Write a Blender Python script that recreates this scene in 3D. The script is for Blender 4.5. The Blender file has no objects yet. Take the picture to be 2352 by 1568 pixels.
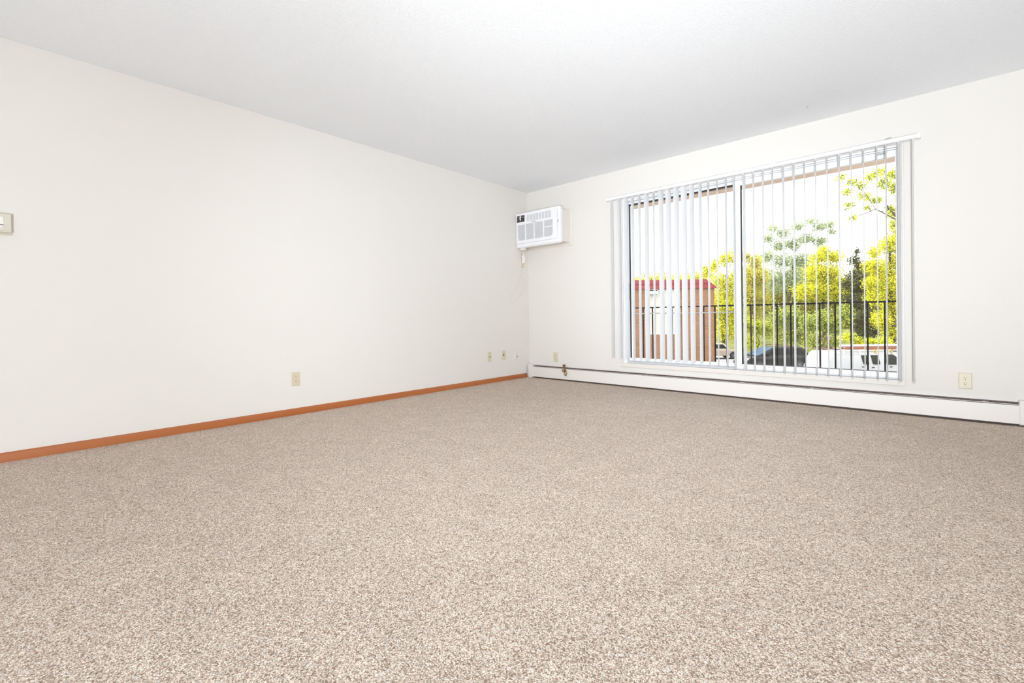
import bpy, bmesh, math, random
import numpy as np
from mathutils import Vector, Matrix

# ------------------------------------------------------------------ camera, sky, light, exposure
scene = bpy.context.scene
COL = scene.collection
random.seed(4)
RNG = np.random.default_rng(7)

CAM = Vector((3.9329, -4.7072, 0.7919))
YAW, PITCH, ROLL = -0.73772, -0.006601, -0.013519
cam_data = bpy.data.cameras.new('camera')
cam = bpy.data.objects.new('camera', cam_data)
COL.objects.link(cam)
fwd = Vector((math.sin(YAW) * math.cos(PITCH), math.cos(YAW) * math.cos(PITCH), math.sin(PITCH)))
rt = Vector((math.cos(YAW), -math.sin(YAW), 0))
up = rt.cross(fwd)
rt2 = rt * math.cos(ROLL) + up * math.sin(ROLL)
up2 = -rt * math.sin(ROLL) + up * math.cos(ROLL)
M = Matrix((rt2, up2, -fwd)).transposed().to_4x4()
M.translation = CAM
cam.matrix_world = M
cam_data.sensor_width = 36.0
cam_data.lens = 1055.92 / 2352 * 36.0
cam_data.shift_x = (1176 - 1170.94) / 2352
cam_data.shift_y = -(784 - 735.71) / 2352
cam_data.clip_start, cam_data.clip_end = 0.02, 500
scene.camera = cam

vs = scene.view_settings
vs.view_transform, vs.look = 'Standard', 'None'
vs.exposure, vs.gamma, vs.use_curve_mapping = 0.10, 1.0, False
scene.cycles.max_bounces = 12
scene.cycles.diffuse_bounces = 7
scene.cycles.transparent_max_bounces = 16
scene.cycles.sample_clamp_indirect = 8.0
scene.cycles.caustics_reflective = scene.cycles.caustics_refractive = False

world = bpy.data.worlds.new('sky')
scene.world = world
world.use_nodes = True
wn = world.node_tree
bg = wn.nodes['Background']
bg.inputs['Color'].default_value = (0.93, 0.97, 1.0, 1)     # bright hazy sky
bg.inputs['Strength'].default_value = 3.8

def lamp(name, kind, energy, color, loc, direction, **kw):
    d = bpy.data.lights.new(name, kind)
    d.energy, d.color = energy, color
    for k, v in kw.items():
        setattr(d, k, v)
    o = bpy.data.objects.new(name, d)
    COL.objects.link(o)
    o.location = loc
    o.rotation_euler = Vector(direction).to_track_quat('-Z', 'Y').to_euler()
    return o

# low autumn sun from the left of the view, over the roof of our own building
lamp('sun', 'SUN', 6.5, (1.0, 0.94, 0.84), (0, 0, 30), (0.69, 0.45, -0.60), angle=0.01)
# fill lamps added to brighten the room, all unseen behind the camera: one low, two aimed up, two aimed across and at the window wall
FILL_COLOR = (0.93, 1.0, 1.06)
lamp('low_fill', 'AREA', 110, FILL_COLOR, (4.4, -6.1, 0.15), (-4.0, 5.5, 2.0), shape='DISK', size=0.26)
lamp('ceiling_fill', 'SPOT', 345, FILL_COLOR, (4.4, -5.8, 0.4), (-1.4, 5.0, 1.9), spot_size=math.radians(70), spot_blend=1.0, shadow_soft_size=0.3)
lamp('corner_fill', 'SPOT', 360, FILL_COLOR, (4.4, -5.6, 1.6), (-4.1, 5.3, -0.6), spot_size=math.radians(70), spot_blend=1.0, shadow_soft_size=0.3)
lamp('rear_fill', 'AREA', 20, FILL_COLOR, (4.2, -6.9, 1.2), (0, 0.1, 1), shape='DISK', size=1.0)
lamp('window_fill', 'SPOT', 235, FILL_COLOR, (4.4, -6.0, 1.6), (-0.9, 6.0, -0.3), spot_size=math.radians(60), spot_blend=1.0, shadow_soft_size=0.3)

# ------------------------------------------------------------------ materials
MATS = {}

def mat(name, color, rough=0.5, metal=0.0, spec=0.5, var=None, bump=None, transluc=0.0):
    """procedural material: base colour with optional noise variation (scale, colour) and bump (scale, strength, distance)"""
    if name in MATS:
        return MATS[name]
    m = bpy.data.materials.new(name)
    m.use_nodes = True
    n, l = m.node_tree.nodes, m.node_tree.links
    p = n['Principled BSDF']
    p.inputs['Base Color'].default_value = (*color, 1)
    p.inputs['Roughness'].default_value = rough
    p.inputs['Metallic'].default_value = metal
    p.inputs['Specular IOR Level'].default_value = spec
    tc = n.new('ShaderNodeTexCoord')
    if var:
        t = n.new('ShaderNodeTexNoise')
        t.inputs['Scale'].default_value = var[0]
        t.inputs['Detail'].default_value = 4
        mp = n.new('ShaderNodeMapping')
        if len(var) > 2:
            mp.inputs['Scale'].default_value = var[2]
        l.new(tc.outputs['Object'], mp.inputs['Vector'])
        l.new(mp.outputs['Vector'], t.inputs['Vector'])
        r = n.new('ShaderNodeValToRGB')
        r.color_ramp.elements[0].position, r.color_ramp.elements[1].position = 0.35, 0.65
        r.color_ramp.elements[0].color = (*color, 1)
        r.color_ramp.elements[1].color = (*var[1], 1)
        l.new(t.outputs['Fac'], r.inputs['Fac'])
        l.new(r.outputs['Color'], p.inputs['Base Color'])
    if bump:
        t = n.new('ShaderNodeTexNoise')
        t.inputs['Scale'].default_value = bump[0]
        t.inputs['Detail'].default_value = 3
        l.new(tc.outputs['Object'], t.inputs['Vector'])
        b = n.new('ShaderNodeBump')
        b.inputs['Strength'].default_value = bump[1]
        b.inputs['Distance'].default_value = bump[2]
        l.new(t.outputs['Fac'], b.inputs['Height'])
        l.new(b.outputs['Normal'], p.inputs['Normal'])
    if transluc:
        tr = n.new('ShaderNodeBsdfTranslucent')
        tr.inputs['Color'].default_value = (*color, 1)
        mx = n.new('ShaderNodeMixShader')
        mx.inputs['Fac'].default_value = transluc
        l.new(p.outputs['BSDF'], mx.inputs[1])
        l.new(tr.outputs['BSDF'], mx.inputs[2])
        l.new(mx.outputs['Shader'], n['Material Output'].inputs['Surface'])
    MATS[name] = m
    return m

def glass(name, tint=(1, 1, 1), fac=0.04):
    m = bpy.data.materials.new(name)
    m.use_nodes = True
    n, l = m.node_tree.nodes, m.node_tree.links
    n.remove(n['Principled BSDF'])
    t = n.new('ShaderNodeBsdfTransparent')
    t.inputs['Color'].default_value = (*tint, 1)
    g = n.new('ShaderNodeBsdfGlossy')
    g.inputs['Roughness'].default_value = 0.01
    f = n.new('ShaderNodeFresnel')
    f.inputs['IOR'].default_value = 1.45
    x = n.new('ShaderNodeMixShader')
    l.new(f.outputs['Fac'], x.inputs['Fac'])
    l.new(t.outputs['BSDF'], x.inputs[1])
    l.new(g.outputs['BSDF'], x.inputs[2])
    l.new(x.outputs['Shader'], n['Material Output'].inputs['Surface'])
    MATS[name] = m
    return m

def leaf_mat(name, cols, transluc=0.45):
    """leaf colour varies leaf by leaf (each leaf its own mesh island)"""
    m = bpy.data.materials.new(name)
    m.use_nodes = True
    n, l = m.node_tree.nodes, m.node_tree.links
    p = n['Principled BSDF']
    p.inputs['Roughness'].default_value = 0.55
    p.inputs['Specular IOR Level'].default_value = 0.25
    g = n.new('ShaderNodeNewGeometry')
    r = n.new('ShaderNodeValToRGB')
    e = r.color_ramp.elements
    e[0].position, e[0].color = 0, (*cols[0], 1)
    e[1].position, e[1].color = 1, (*cols[-1], 1)
    for i, c in enumerate(cols[1:-1]):
        k = e.new((i + 1) / (len(cols) - 1))
        k.color = (*c, 1)
    l.new(g.outputs['Random Per Island'], r.inputs['Fac'])
    l.new(r.outputs['Color'], p.inputs['Base Color'])
    t = n.new('ShaderNodeBsdfTranslucent')
    l.new(r.outputs['Color'], t.inputs['Color'])
    x = n.new('ShaderNodeMixShader')
    x.inputs['Fac'].default_value = transluc
    l.new(p.outputs['BSDF'], x.inputs[1])
    l.new(t.outputs['BSDF'], x.inputs[2])
    l.new(x.outputs['Shader'], n['Material Output'].inputs['Surface'])
    MATS[name] = m
    return m

def carpet_mat():
    m = bpy.data.materials.new('carpet')
    m.use_nodes = True
    n, l = m.node_tree.nodes, m.node_tree.links
    p = n['Principled BSDF']
    p.inputs['Roughness'].default_value = 0.95
    p.inputs['Specular IOR Level'].default_value = 0.1
    tc = n.new('ShaderNodeTexCoord')
    def noise(scale, detail, rough=0.5):
        t = n.new('ShaderNodeTexNoise')
        t.inputs['Scale'].default_value, t.inputs['Detail'].default_value, t.inputs['Roughness'].default_value = scale, detail, rough
        l.new(tc.outputs['Object'], t.inputs['Vector'])
        return t
    def remap(src, a, b_):
        r_ = n.new('ShaderNodeMapRange')
        r_.inputs['From Min'].default_value, r_.inputs['From Max'].default_value = 0.3, 0.7
        r_.inputs['To Min'].default_value, r_.inputs['To Max'].default_value = a, b_
        l.new(src, r_.inputs['Value'])
        return r_.outputs['Result']
    def ramp(src, stops):
        r_ = n.new('ShaderNodeValToRGB')
        e = r_.color_ramp.elements
        e[0].position, e[0].color = stops[0][0], (*stops[0][1], 1)
        e[1].position, e[1].color = stops[-1][0], (*stops[-1][1], 1)
        for pos, c in stops[1:-1]:
            e.new(pos).color = (*c, 1)
        l.new(src, r_.inputs['Fac'])
        return r_.outputs['Color']
    def scaled(col, f):
        v_ = n.new('ShaderNodeVectorMath')
        v_.operation = 'SCALE'
        l.new(col, v_.inputs[0])
        l.new(f, v_.inputs['Scale'])
        return v_.outputs['Vector']
    # twisted yarn ends: small rounded cells, shadows painted dark between, each end with its own shade
    wob = noise(170, 2)
    add = n.new('ShaderNodeMixRGB')
    add.blend_type = 'ADD'
    add.inputs['Fac'].default_value = 0.006
    l.new(tc.outputs['Object'], add.inputs[1])
    l.new(wob.outputs['Color'], add.inputs[2])
    v = n.new('ShaderNodeTexVoronoi')
    v.inputs['Scale'].default_value = 290
    l.new(add.outputs['Color'], v.inputs['Vector'])
    sep = n.new('ShaderNodeSeparateColor')
    l.new(v.outputs['Color'], sep.inputs['Color'])
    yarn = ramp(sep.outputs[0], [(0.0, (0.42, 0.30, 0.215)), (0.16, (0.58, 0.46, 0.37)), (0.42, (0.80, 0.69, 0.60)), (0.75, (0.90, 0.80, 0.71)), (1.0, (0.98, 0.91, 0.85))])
    gap_shade = ramp(v.outputs['Distance'], [(0.0, (1.0, 1.0, 1.0)), (0.42, (0.93, 0.92, 0.91)), (0.62, (0.62, 0.58, 0.55)), (0.85, (0.40, 0.35, 0.31))])
    mulc = n.new('ShaderNodeMixRGB')
    mulc.blend_type = 'MULTIPLY'
    mulc.inputs['Fac'].default_value = 1.0
    l.new(yarn, mulc.inputs[1])
    l.new(gap_shade, mulc.inputs[2])
    # mottling of the pile at two sizes, cooler and warmer yarn by turns
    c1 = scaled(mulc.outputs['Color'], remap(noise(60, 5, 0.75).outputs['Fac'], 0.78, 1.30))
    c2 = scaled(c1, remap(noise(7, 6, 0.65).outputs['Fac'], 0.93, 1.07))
    hue = n.new('ShaderNodeMixRGB')
    hue.blend_type = 'MULTIPLY'
    hue.inputs['Fac'].default_value = 0.6
    l.new(c2, hue.inputs[1])
    l.new(ramp(noise(95, 3, 0.7).outputs['Fac'], [(0.35, (0.88, 0.97, 1.0)), (0.65, (0.98, 0.92, 0.88))]), hue.inputs[2])
    l.new(hue.outputs['Color'], p.inputs['Base Color'])
    bp_ = n.new('ShaderNodeBump')
    bp_.inputs['Strength'].default_value = 0.5
    bp_.inputs['Distance'].default_value = 0.003
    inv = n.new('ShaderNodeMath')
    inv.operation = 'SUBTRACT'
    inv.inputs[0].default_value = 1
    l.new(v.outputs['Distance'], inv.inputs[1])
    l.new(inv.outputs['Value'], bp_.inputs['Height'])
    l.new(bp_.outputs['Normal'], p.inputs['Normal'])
    MATS['carpet'] = m
    return m

def brick_mat():
    m = bpy.data.materials.new('brick')
    m.use_nodes = True
    n, l = m.node_tree.nodes, m.node_tree.links
    p = n['Principled BSDF']
    p.inputs['Roughness'].default_value = 0.85
    tc = n.new('ShaderNodeTexCoord')
    mp = n.new('ShaderNodeMapping')
    mp.inputs['Rotation'].default_value = (math.radians(90), 0, 0)
    l.new(tc.outputs['Object'], mp.inputs['Vector'])
    b = n.new('ShaderNodeTexBrick')
    b.inputs['Color1'].default_value = (0.145, 0.053, 0.015, 1)
    b.inputs['Color2'].default_value = (0.21, 0.088, 0.027, 1)
    b.inputs['Mortar'].default_value = (0.23, 0.15, 0.10, 1)
    b.inputs['Scale'].default_value = 1.0
    b.inputs['Mortar Size'].default_value = 0.009
    b.inputs['Brick Width'].default_value = 0.21
    b.inputs['Row Height'].default_value = 0.075
    l.new(mp.outputs['Vector'], b.inputs['Vector'])
    l.new(b.outputs['Color'], p.inputs['Base Color'])
    MATS['brick'] = m
    return m

WALL = mat('wall_paint', (0.745, 0.717, 0.681), 0.75, spec=0.25, bump=(220, 0.05, 0.002))
CEIL = mat('ceiling_texture', (0.85, 0.87, 0.90), 0.95, spec=0.1, bump=(165, 0.5, 0.007))
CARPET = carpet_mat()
OAK = mat('stained_wood', (0.36, 0.10, 0.026), 0.32, var=(9, (0.43, 0.14, 0.042), (1, 0.05, 1)), bump=(30, 0.05, 0.001))
TRIM = mat('cream_trim', (0.735, 0.695, 0.65), 0.5, bump=(60, 0.04, 0.001))
VINYL = mat('window_vinyl', (0.88, 0.89, 0.91), 0.4, var=(3, (0.86, 0.87, 0.89)))
TRACK = mat('window_track', (0.60, 0.61, 0.64), 0.45, var=(14, (0.68, 0.69, 0.71)))
GASKET = mat('gasket', (0.02, 0.02, 0.022), 0.6, var=(20, (0.03, 0.03, 0.03)))
VANE = mat('blind_vane', (0.90, 0.90, 0.91), 0.5, spec=0.45, transluc=0.22, var=(6, (0.91, 0.91, 0.915)))
RAILW = mat('blind_headrail', (0.82, 0.82, 0.84), 0.45, var=(5, (0.80, 0.80, 0.82)))
GREYP = mat('grey_plastic', (0.42, 0.42, 0.42), 0.5, var=(30, (0.48, 0.48, 0.48)))
ACW = mat('appliance_white', (0.84, 0.845, 0.87), 0.4, var=(8, (0.82, 0.825, 0.85)))
ACDARK = mat('grille_recess', (0.22, 0.22, 0.24), 0.8, var=(30, (0.28, 0.28, 0.30)))
BLACK = mat('control_black', (0.015, 0.015, 0.017), 0.35, var=(30, (0.03, 0.03, 0.03)))
IVORY = mat('ivory_plastic', (0.62, 0.565, 0.42), 0.4, var=(25, (0.64, 0.585, 0.445)))
ALMOND = mat('almond_plastic', (0.60, 0.57, 0.48), 0.45, var=(25, (0.63, 0.60, 0.51)))
WHITEP = mat('white_plastic', (0.82, 0.80, 0.77), 0.4, var=(25, (0.80, 0.78, 0.75)))
SLOT = mat('socket_slot', (0.06, 0.045, 0.03), 0.7, var=(40, (0.08, 0.06, 0.04)))
HEAT = mat('heater_enamel', (0.755, 0.72, 0.69), 0.45, bump=(40, 0.03, 0.001))
FIN_SHADE = mat('heater_fins_and_shade', (0.10, 0.065, 0.05), 0.6, var=(60, (0.15, 0.105, 0.085), (1, 1, 1)))
BRASS = mat('aged_brass', (0.45, 0.30, 0.10), 0.3, metal=1.0, var=(90, (0.16, 0.10, 0.04)))
IRON = mat('black_iron', (0.006, 0.005, 0.0045), 0.8, spec=0.1, var=(20, (0.009, 0.0075, 0.0065)))
PEACH = mat('peach_paint', (0.47, 0.345, 0.255), 0.8, var=(6, (0.445, 0.325, 0.24)))
CONC = mat('concrete', (0.50, 0.48, 0.45), 0.9, var=(5, (0.58, 0.56, 0.53)), bump=(40, 0.2, 0.01))
ASPHALT = mat('asphalt', (0.27, 0.265, 0.26), 0.9, var=(1.2, (0.31, 0.305, 0.30)), bump=(60, 0.3, 0.01))
LAWN = mat('lawn', (0.12, 0.14, 0.022), 0.95, var=(2, (0.19, 0.185, 0.028)), bump=(20, 0.5, 0.05))
BRICK = brick_mat()
REDMETAL = mat('red_fascia', (0.12, 0.012, 0.012), 0.7, spec=0.2, var=(4, (0.14, 0.015, 0.014)))
SIDING = mat('cream_siding', (0.40, 0.37, 0.31), 0.7, var=(3, (0.42, 0.39, 0.335)))
VANW = mat('van_white', (0.30, 0.30, 0.295), 0.4, spec=0.3, var=(2, (0.29, 0.29, 0.285)))
CARGOLD = mat('sedan_gold', (0.34, 0.28, 0.21), 0.35, metal=0.1, var=(2, (0.33, 0.27, 0.20)))
CARDARK = mat('wagon_dark', (0.012, 0.011, 0.009), 0.35, spec=0.25, var=(2, (0.016, 0.0145, 0.012)))
TINT = mat('tinted_window', (0.006, 0.007, 0.005), 0.25, spec=0.12, var=(5, (0.010, 0.011, 0.008)))
SHIELD = mat('windshield', (0.02, 0.07, 0.145), 0.25, spec=0.08, var=(3, (0.028, 0.085, 0.165)))  # blue reflection is put into the base colour
RUBBER = mat('tyre_rubber', (0.025, 0.025, 0.025), 0.8, var=(30, (0.035, 0.035, 0.035)))
ALLOY = mat('wheel_alloy', (0.10, 0.10, 0.10), 0.5, metal=0.3, var=(20, (0.08, 0.08, 0.08)))
TAIL = mat('tail_lamp', (0.45, 0.03, 0.02), 0.25, var=(20, (0.4, 0.02, 0.02)))
ORANGE = mat('orange_fibreglass', (0.20, 0.065, 0.028), 0.6, var=(6, (0.17, 0.055, 0.022)))
YELLOW = mat('yellow_paint', (0.36, 0.22, 0.03), 0.5, var=(6, (0.33, 0.20, 0.025)))
WOODY = mat('weathered_wood', (0.07, 0.035, 0.026), 0.8, var=(8, (0.10, 0.055, 0.04)))
ALU = mat('aluminium', (0.75, 0.75, 0.75), 0.35, metal=0.7, var=(10, (0.7, 0.7, 0.7)))
BARK = mat('bark', (0.045, 0.032, 0.02), 0.9, var=(12, (0.07, 0.052, 0.035)), bump=(20, 0.5, 0.03))
GLASS = glass('window_glass')
L_YELLOW = leaf_mat('leaves_yellow', [(0.095, 0.101, 0.008), (0.324, 0.324, 0.014), (0.621, 0.621, 0.018), (0.810, 0.729, 0.019), (0.850, 0.783, 0.060), (0.46, 0.56, 0.03)])
L_LIME = leaf_mat('leaves_lime', [(0.062, 0.088, 0.010), (0.250, 0.300, 0.020), (0.550, 0.575, 0.025), (0.750, 0.712, 0.037), (0.425, 0.475, 0.027)])
L_PALE = leaf_mat('leaves_pale', [(0.126, 0.168, 0.105), (0.273, 0.326, 0.200), (0.46, 0.51, 0.30), (0.50, 0.52, 0.20), (0.231, 0.304, 0.231)])
L_AMBER = leaf_mat('leaves_amber', [(0.131, 0.109, 0.017), (0.42, 0.36, 0.06), (0.68, 0.56, 0.11), (0.64, 0.62, 0.08), (0.435, 0.464, 0.058)])
L_GREEN = leaf_mat('leaves_green', [(0.037, 0.056, 0.010), (0.163, 0.213, 0.031), (0.375, 0.425, 0.075), (0.550, 0.562, 0.100), (0.225, 0.288, 0.044)])
L_DARK = leaf_mat('leaves_dark', [(0.013, 0.019, 0.007), (0.055, 0.061, 0.020), (0.143, 0.127, 0.039), (0.088, 0.094, 0.028)], 0.2)

# ------------------------------------------------------------------ helpers
class MB:
    """collects boxes, prisms, tubes and lathes; build() links them as ONE mesh object"""
    def __init__(s):
        s.v, s.f = [], []
    def add(s, vs_, fs):
        o = len(s.v)
        s.v += [tuple(p) for p in vs_]
        s.f += [tuple(i + o for i in f) for f in fs]
        return s
    def box(s, a, b):
        x0, y0, z0 = [min(p, q) for p, q in zip(a, b)]
        x1, y1, z1 = [max(p, q) for p, q in zip(a, b)]
        return s.add([(x0, y0, z0), (x1, y0, z0), (x1, y1, z0), (x0, y1, z0), (x0, y0, z1), (x1, y0, z1), (x1, y1, z1), (x0, y1, z1)],
                     [(3, 2, 1, 0), (4, 5, 6, 7), (0, 1, 5, 4), (1, 2, 6, 5), (2, 3, 7, 6), (3, 0, 4, 7)])
    def prism(s, pts, lo, hi, axis='y', top=None):
        """polygon in the two other axes, extruded along axis; top = other polygon at hi"""
        top = top or pts
        def put(p, h):
            return {'x': (h, p[0], p[1]), 'y': (p[0], h, p[1]), 'z': (p[0], p[1], h)}[axis]
        n = len(pts)
        return s.add([put(p, lo) for p in pts] + [put(p, hi) for p in top],
                     [tuple(range(n))[::-1], tuple(range(n, 2 * n))] + [(i, (i + 1) % n, n + (i + 1) % n, n + i) for i in range(n)])
    def tube(s, path, r, n=8, close=False):
        path = [Vector(p) for p in path]
        m = len(path)
        rs = r if isinstance(r, (list, tuple)) else [r] * m
        rings = []
        nrm = None
        for i, p in enumerate(path):
            if close:
                t = path[(i + 1) % m] - path[i - 1]
            else:
                t = path[min(i + 1, m - 1)] - path[max(i - 1, 0)]
            t.normalize()
            if nrm is None:
                nrm = t.orthogonal().normalized()
            else:
                nrm = (nrm - t * nrm.dot(t)).normalized()
            b = t.cross(nrm)
            rings.append([p + (nrm * math.cos(2 * math.pi * k / n) + b * math.sin(2 * math.pi * k / n)) * rs[i] for k in range(n)])
        vs_ = [q for g in rings for q in g]
        fs = []
        for i in range(m if close else m - 1):
            j = (i + 1) % m
            fs += [(i * n + k, i * n + (k + 1) % n, j * n + (k + 1) % n, j * n + k) for k in range(n)]
        if not close:
            fs += [tuple(range(n))[::-1], tuple(range((m - 1) * n, m * n))]
        return s.add(vs_, fs)
    def lathe(s, prof, c=(0, 0, 0), axis='z', n=20):
        """prof: (radius, height) pairs around the axis through c"""
        c = Vector(c)
        vs_ = []
        for r, h in prof:
            for k in range(n):
                a = 2 * math.pi * k / n
                q = {'z': (r * math.cos(a), r * math.sin(a), h), 'y': (r * math.cos(a), h, r * math.sin(a)), 'x': (h, r * math.cos(a), r * math.sin(a))}[axis]
                vs_.append(c + Vector(q))
        m = len(prof)
        fs = [(i * n + k, i * n + (k + 1) % n, (i + 1) * n + (k + 1) % n, (i + 1) * n + k) for i in range(m - 1) for k in range(n)]
        fs += [tuple(range(n))[::-1], tuple(range((m - 1) * n, m * n))]
        return s.add(vs_, fs)
    def build(s, name, m, parent=None, bevel=0.0, smooth=None, seg=2, **props):
        me = bpy.data.meshes.new(name)
        me.from_pydata(s.v, [], s.f)
        bm = bmesh.new()
        bm.from_mesh(me)
        bmesh.ops.recalc_face_normals(bm, faces=bm.faces)
        if bevel:
            ed = [e for e in bm.edges if len(e.link_faces) == 2 and e.calc_face_angle(0) > 0.45]
            bmesh.ops.bevel(bm, geom=ed, offset=bevel, segments=seg, profile=0.5, affect='EDGES', clamp_overlap=True)
        bm.to_mesh(me)
        bm.free()
        if smooth is not None:
            me.shade_smooth()
            me.set_sharp_from_angle(angle=math.radians(smooth))
        me.materials.append(m)
        o = bpy.data.objects.new(name, me)
        COL.objects.link(o)
        if parent:
            o.parent = parent
        for k, v in props.items():
            o[k] = v
        return o

def B(a, b):
    return MB().box(a, b)

def tag(o, label=None, cat=None, group=None, kind=None):
    for k, v in (('label', label), ('category', cat), ('group', group), ('kind', kind)):
        if v:
            o[k] = v
    return o

def empty(name, loc=(0, 0, 0), rz=0.0, label=None, cat=None, group=None, kind=None):
    o = bpy.data.objects.new(name, None)
    o.empty_display_size = 0.1
    COL.objects.link(o)
    o.location = loc
    o.rotation_euler = (0, 0, rz)
    return tag(o, label, cat, group, kind)

def copy_tree(o, parent=None):
    c = o.copy()
    COL.objects.link(c)
    c.parent = parent
    for ch in list(o.children):
        copy_tree(ch, c)
    return c

# ------------------------------------------------------------------ room shell
RX, RY, RH = 4.75, -8.2, 2.44
OX0, OX1, OZ0, OZ1 = 1.392, 3.79, 0.262, 2.10        # window opening
TH = 0.16
tag(B((0, RY, -0.12), (RX, 0, 0)).build('floor', CARPET), 'speckled beige cut pile carpet covering the whole floor', 'carpet', kind='structure')
tag(B((-TH, RY - TH, RH), (RX + TH, TH, RH + 0.12)).build('ceiling', CEIL), 'white textured popcorn ceiling over the empty room', 'ceiling', kind='structure')
tag(B((-TH, RY, -0.12), (0, TH, RH)).build('wall_left', WALL), 'long bare cream wall on the left of the window', 'wall', kind='structure')
wb = MB().box((0, 0, -0.12), (OX0, TH, RH)).box((OX1, 0, -0.12), (RX, TH, RH)).box((OX0, 0, -0.12), (OX1, TH, OZ0)).box((OX0, 0, OZ1), (OX1, TH, RH))
tag(wb.build('wall_back', WALL), 'cream wall holding the wide sliding window', 'wall', kind='structure')
tag(B((RX, RY, -0.12), (RX + TH, TH, RH)).build('wall_right', WALL), 'plain cream wall beyond the right edge of the view', 'wall', kind='structure')
tag(B((-TH, RY - TH, -0.12), (RX + TH, RY, RH)).build('wall_front', WALL), 'plain cream wall behind the viewpoint', 'wall', kind='structure')

# stained baseboard along the left wall: rounded top, dies out just before the heater
bp = [(0.0, 0.0), (0.0118, 0.0), (0.0122, 0.038), (0.0105, 0.047), (0.006, 0.053), (0.0, 0.0545)]
bb = MB().prism(bp, RY, -0.075, 'y').build('baseboard_left', OAK, smooth=40)
tag(bb, 'orange stained wooden baseboard running along the left wall', 'baseboard', kind='structure')
MB().prism([(0.0, 0.0), (0.009, 0.0), (0.009, 0.042), (0.0, 0.048)], -0.074, -0.062, 'y').build('end_piece', mat('dark_stain', (0.16, 0.07, 0.03), 0.5, var=(20, (0.2, 0.09, 0.04))), bb, label='dark sawn end of the baseboard')

# flat cream casing round the window opening
cs = empty('trim_1', (0, 0, 0), 0, 'flat cream casing boards around the sliding window', 'window trim', kind='structure')
B((1.356, -0.012, 0.218), (3.803, 0.0, 0.263)).build('casing_board', TRIM, cs, bevel=0.003)
B((1.356, -0.010, 0.263), (1.393, 0.0, 2.125)).build('casing_board', TRIM, cs, bevel=0.003)
B((3.788, -0.010, 0.263), (3.803, 0.0, 2.125)).build('casing_board', TRIM, cs, bevel=0.003)
B((1.356, -0.012, 2.10), (3.803, 0.0, 2.14)).build('casing_board', TRIM, cs, bevel=0.003)

# ------------------------------------------------------------------ sliding window
win = empty('window_1', (2.59, 0, OZ0), 0, 'white two-pane sliding window opening onto the balcony', 'window', kind='structure')
def wpart(mb, name, m, parent=None, **kw):
    o = mb.build(name, m, None, **kw)
    o.parent = parent or win
    o.matrix_parent_inverse = Matrix.Translation(-win.location) if parent is None else Matrix.Identity(4)
    return o
bpy.context.view_layer.update()
# outer frame with two tracks
wpart(B((OX0, 0.003, OZ0), (1.430, 0.14, OZ1)), 'jamb', VINYL, bevel=0.002)
wpart(B((3.783, 0.003, OZ0), (OX1, 0.14, OZ1)), 'jamb', VINYL, bevel=0.002)
tr = MB().box((1.43, 0.003, OZ0 - 0.006), (3.783, 0.14, 0.266)).box((1.43, 0.003, 0.262), (3.783, 0.009, 0.276)).box((1.43, 0.049, 0.262), (3.783, 0.054, 0.283)).box((1.43, 0.085, 0.262), (3.783, 0.14, 0.292))
wpart(tr, 'sill_track', TRACK, bevel=0.001)
hd = MB().box((1.43, 0.003, 2.080), (3.783, 0.14, OZ1)).box((1.43, 0.003, 2.070), (3.783, 0.008, 2.085)).box((1.43, 0.085, 2.06), (3.783, 0.14, 2.085))
wpart(hd, 'head_track', VINYL, bevel=0.001)
wpart(B((2.57, 0.008, 2.0695), (3.783, 0.014, 2.0722)), 'head_seal', GREYP)

def sash(name_label, x0, x1, y0, y1, z0, z1, sl, sr, sb, st, sides):
    g = 0.007
    f = MB().box((x0, y0, z0), (x0 + sl, y1, z1)).box((x1 - sr, y0, z0), (x1, y1, z1)).box((x0 + sl, y0, z0), (x1 - sr, y1, z0 + sb)).box((x0 + sl, y0, z1 - st), (x1 - sr, y1, z1))
    o = wpart(f, 'sash', VINYL, bevel=0.0025)
    o['label'] = name_label
    a, b_, c, d = x0 + sl, x1 - sr, z0 + sb, z1 - st
    ym = (y0 + y1) / 2
    q = MB()
    if 'l' in sides: q.box((a, y0 + 0.004, c), (a + g * 1.3, y1 - 0.006, d))
    if 'b' in sides: q.box((a, y0 + 0.004, c), (b_, y1 - 0.006, c + g * 0.6))
    if 't' in sides: q.box((a, y0 + 0.004, d - g), (b_, y1 - 0.006, d))
    k = q.build('gasket', GASKET, o)
    p = B((a + 0.002, ym - 0.002, c + 0.002), (b_ - 0.002, ym + 0.002, d - 0.002)).build('pane', GLASS, o)
    return o
sash('inner sliding sash on the right half', 2.565, 3.781, 0.015, 0.046, 0.272, 2.068, 0.056, 0.030, 0.046, 0.052, 'lb')
ls = sash('outer sash on the left half', 1.412, 2.615, 0.056, 0.084, 0.284, 2.062, 0.028, 0.05, 0.034, 0.022, 'lt')
# second dark line at the head of the left sash
wpart(B((1.44, 0.052, 2.037), (2.562, 0.0555, 2.0455)), 'gasket', GASKET)
# insect screen frame behind the left sash
sf = MB().box((1.44, 0.112, 0.292), (1.462, 0.124, 2.058)).box((2.57, 0.112, 0.292), (2.59, 0.124, 2.058)).box((1.462, 0.112, 0.808), (2.57, 0.124, 0.821))
wpart(sf, 'screen_frame', mat('screen_grey', (0.50, 0.48, 0.46), 0.5, var=(20, (0.55, 0.53, 0.50))))
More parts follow.
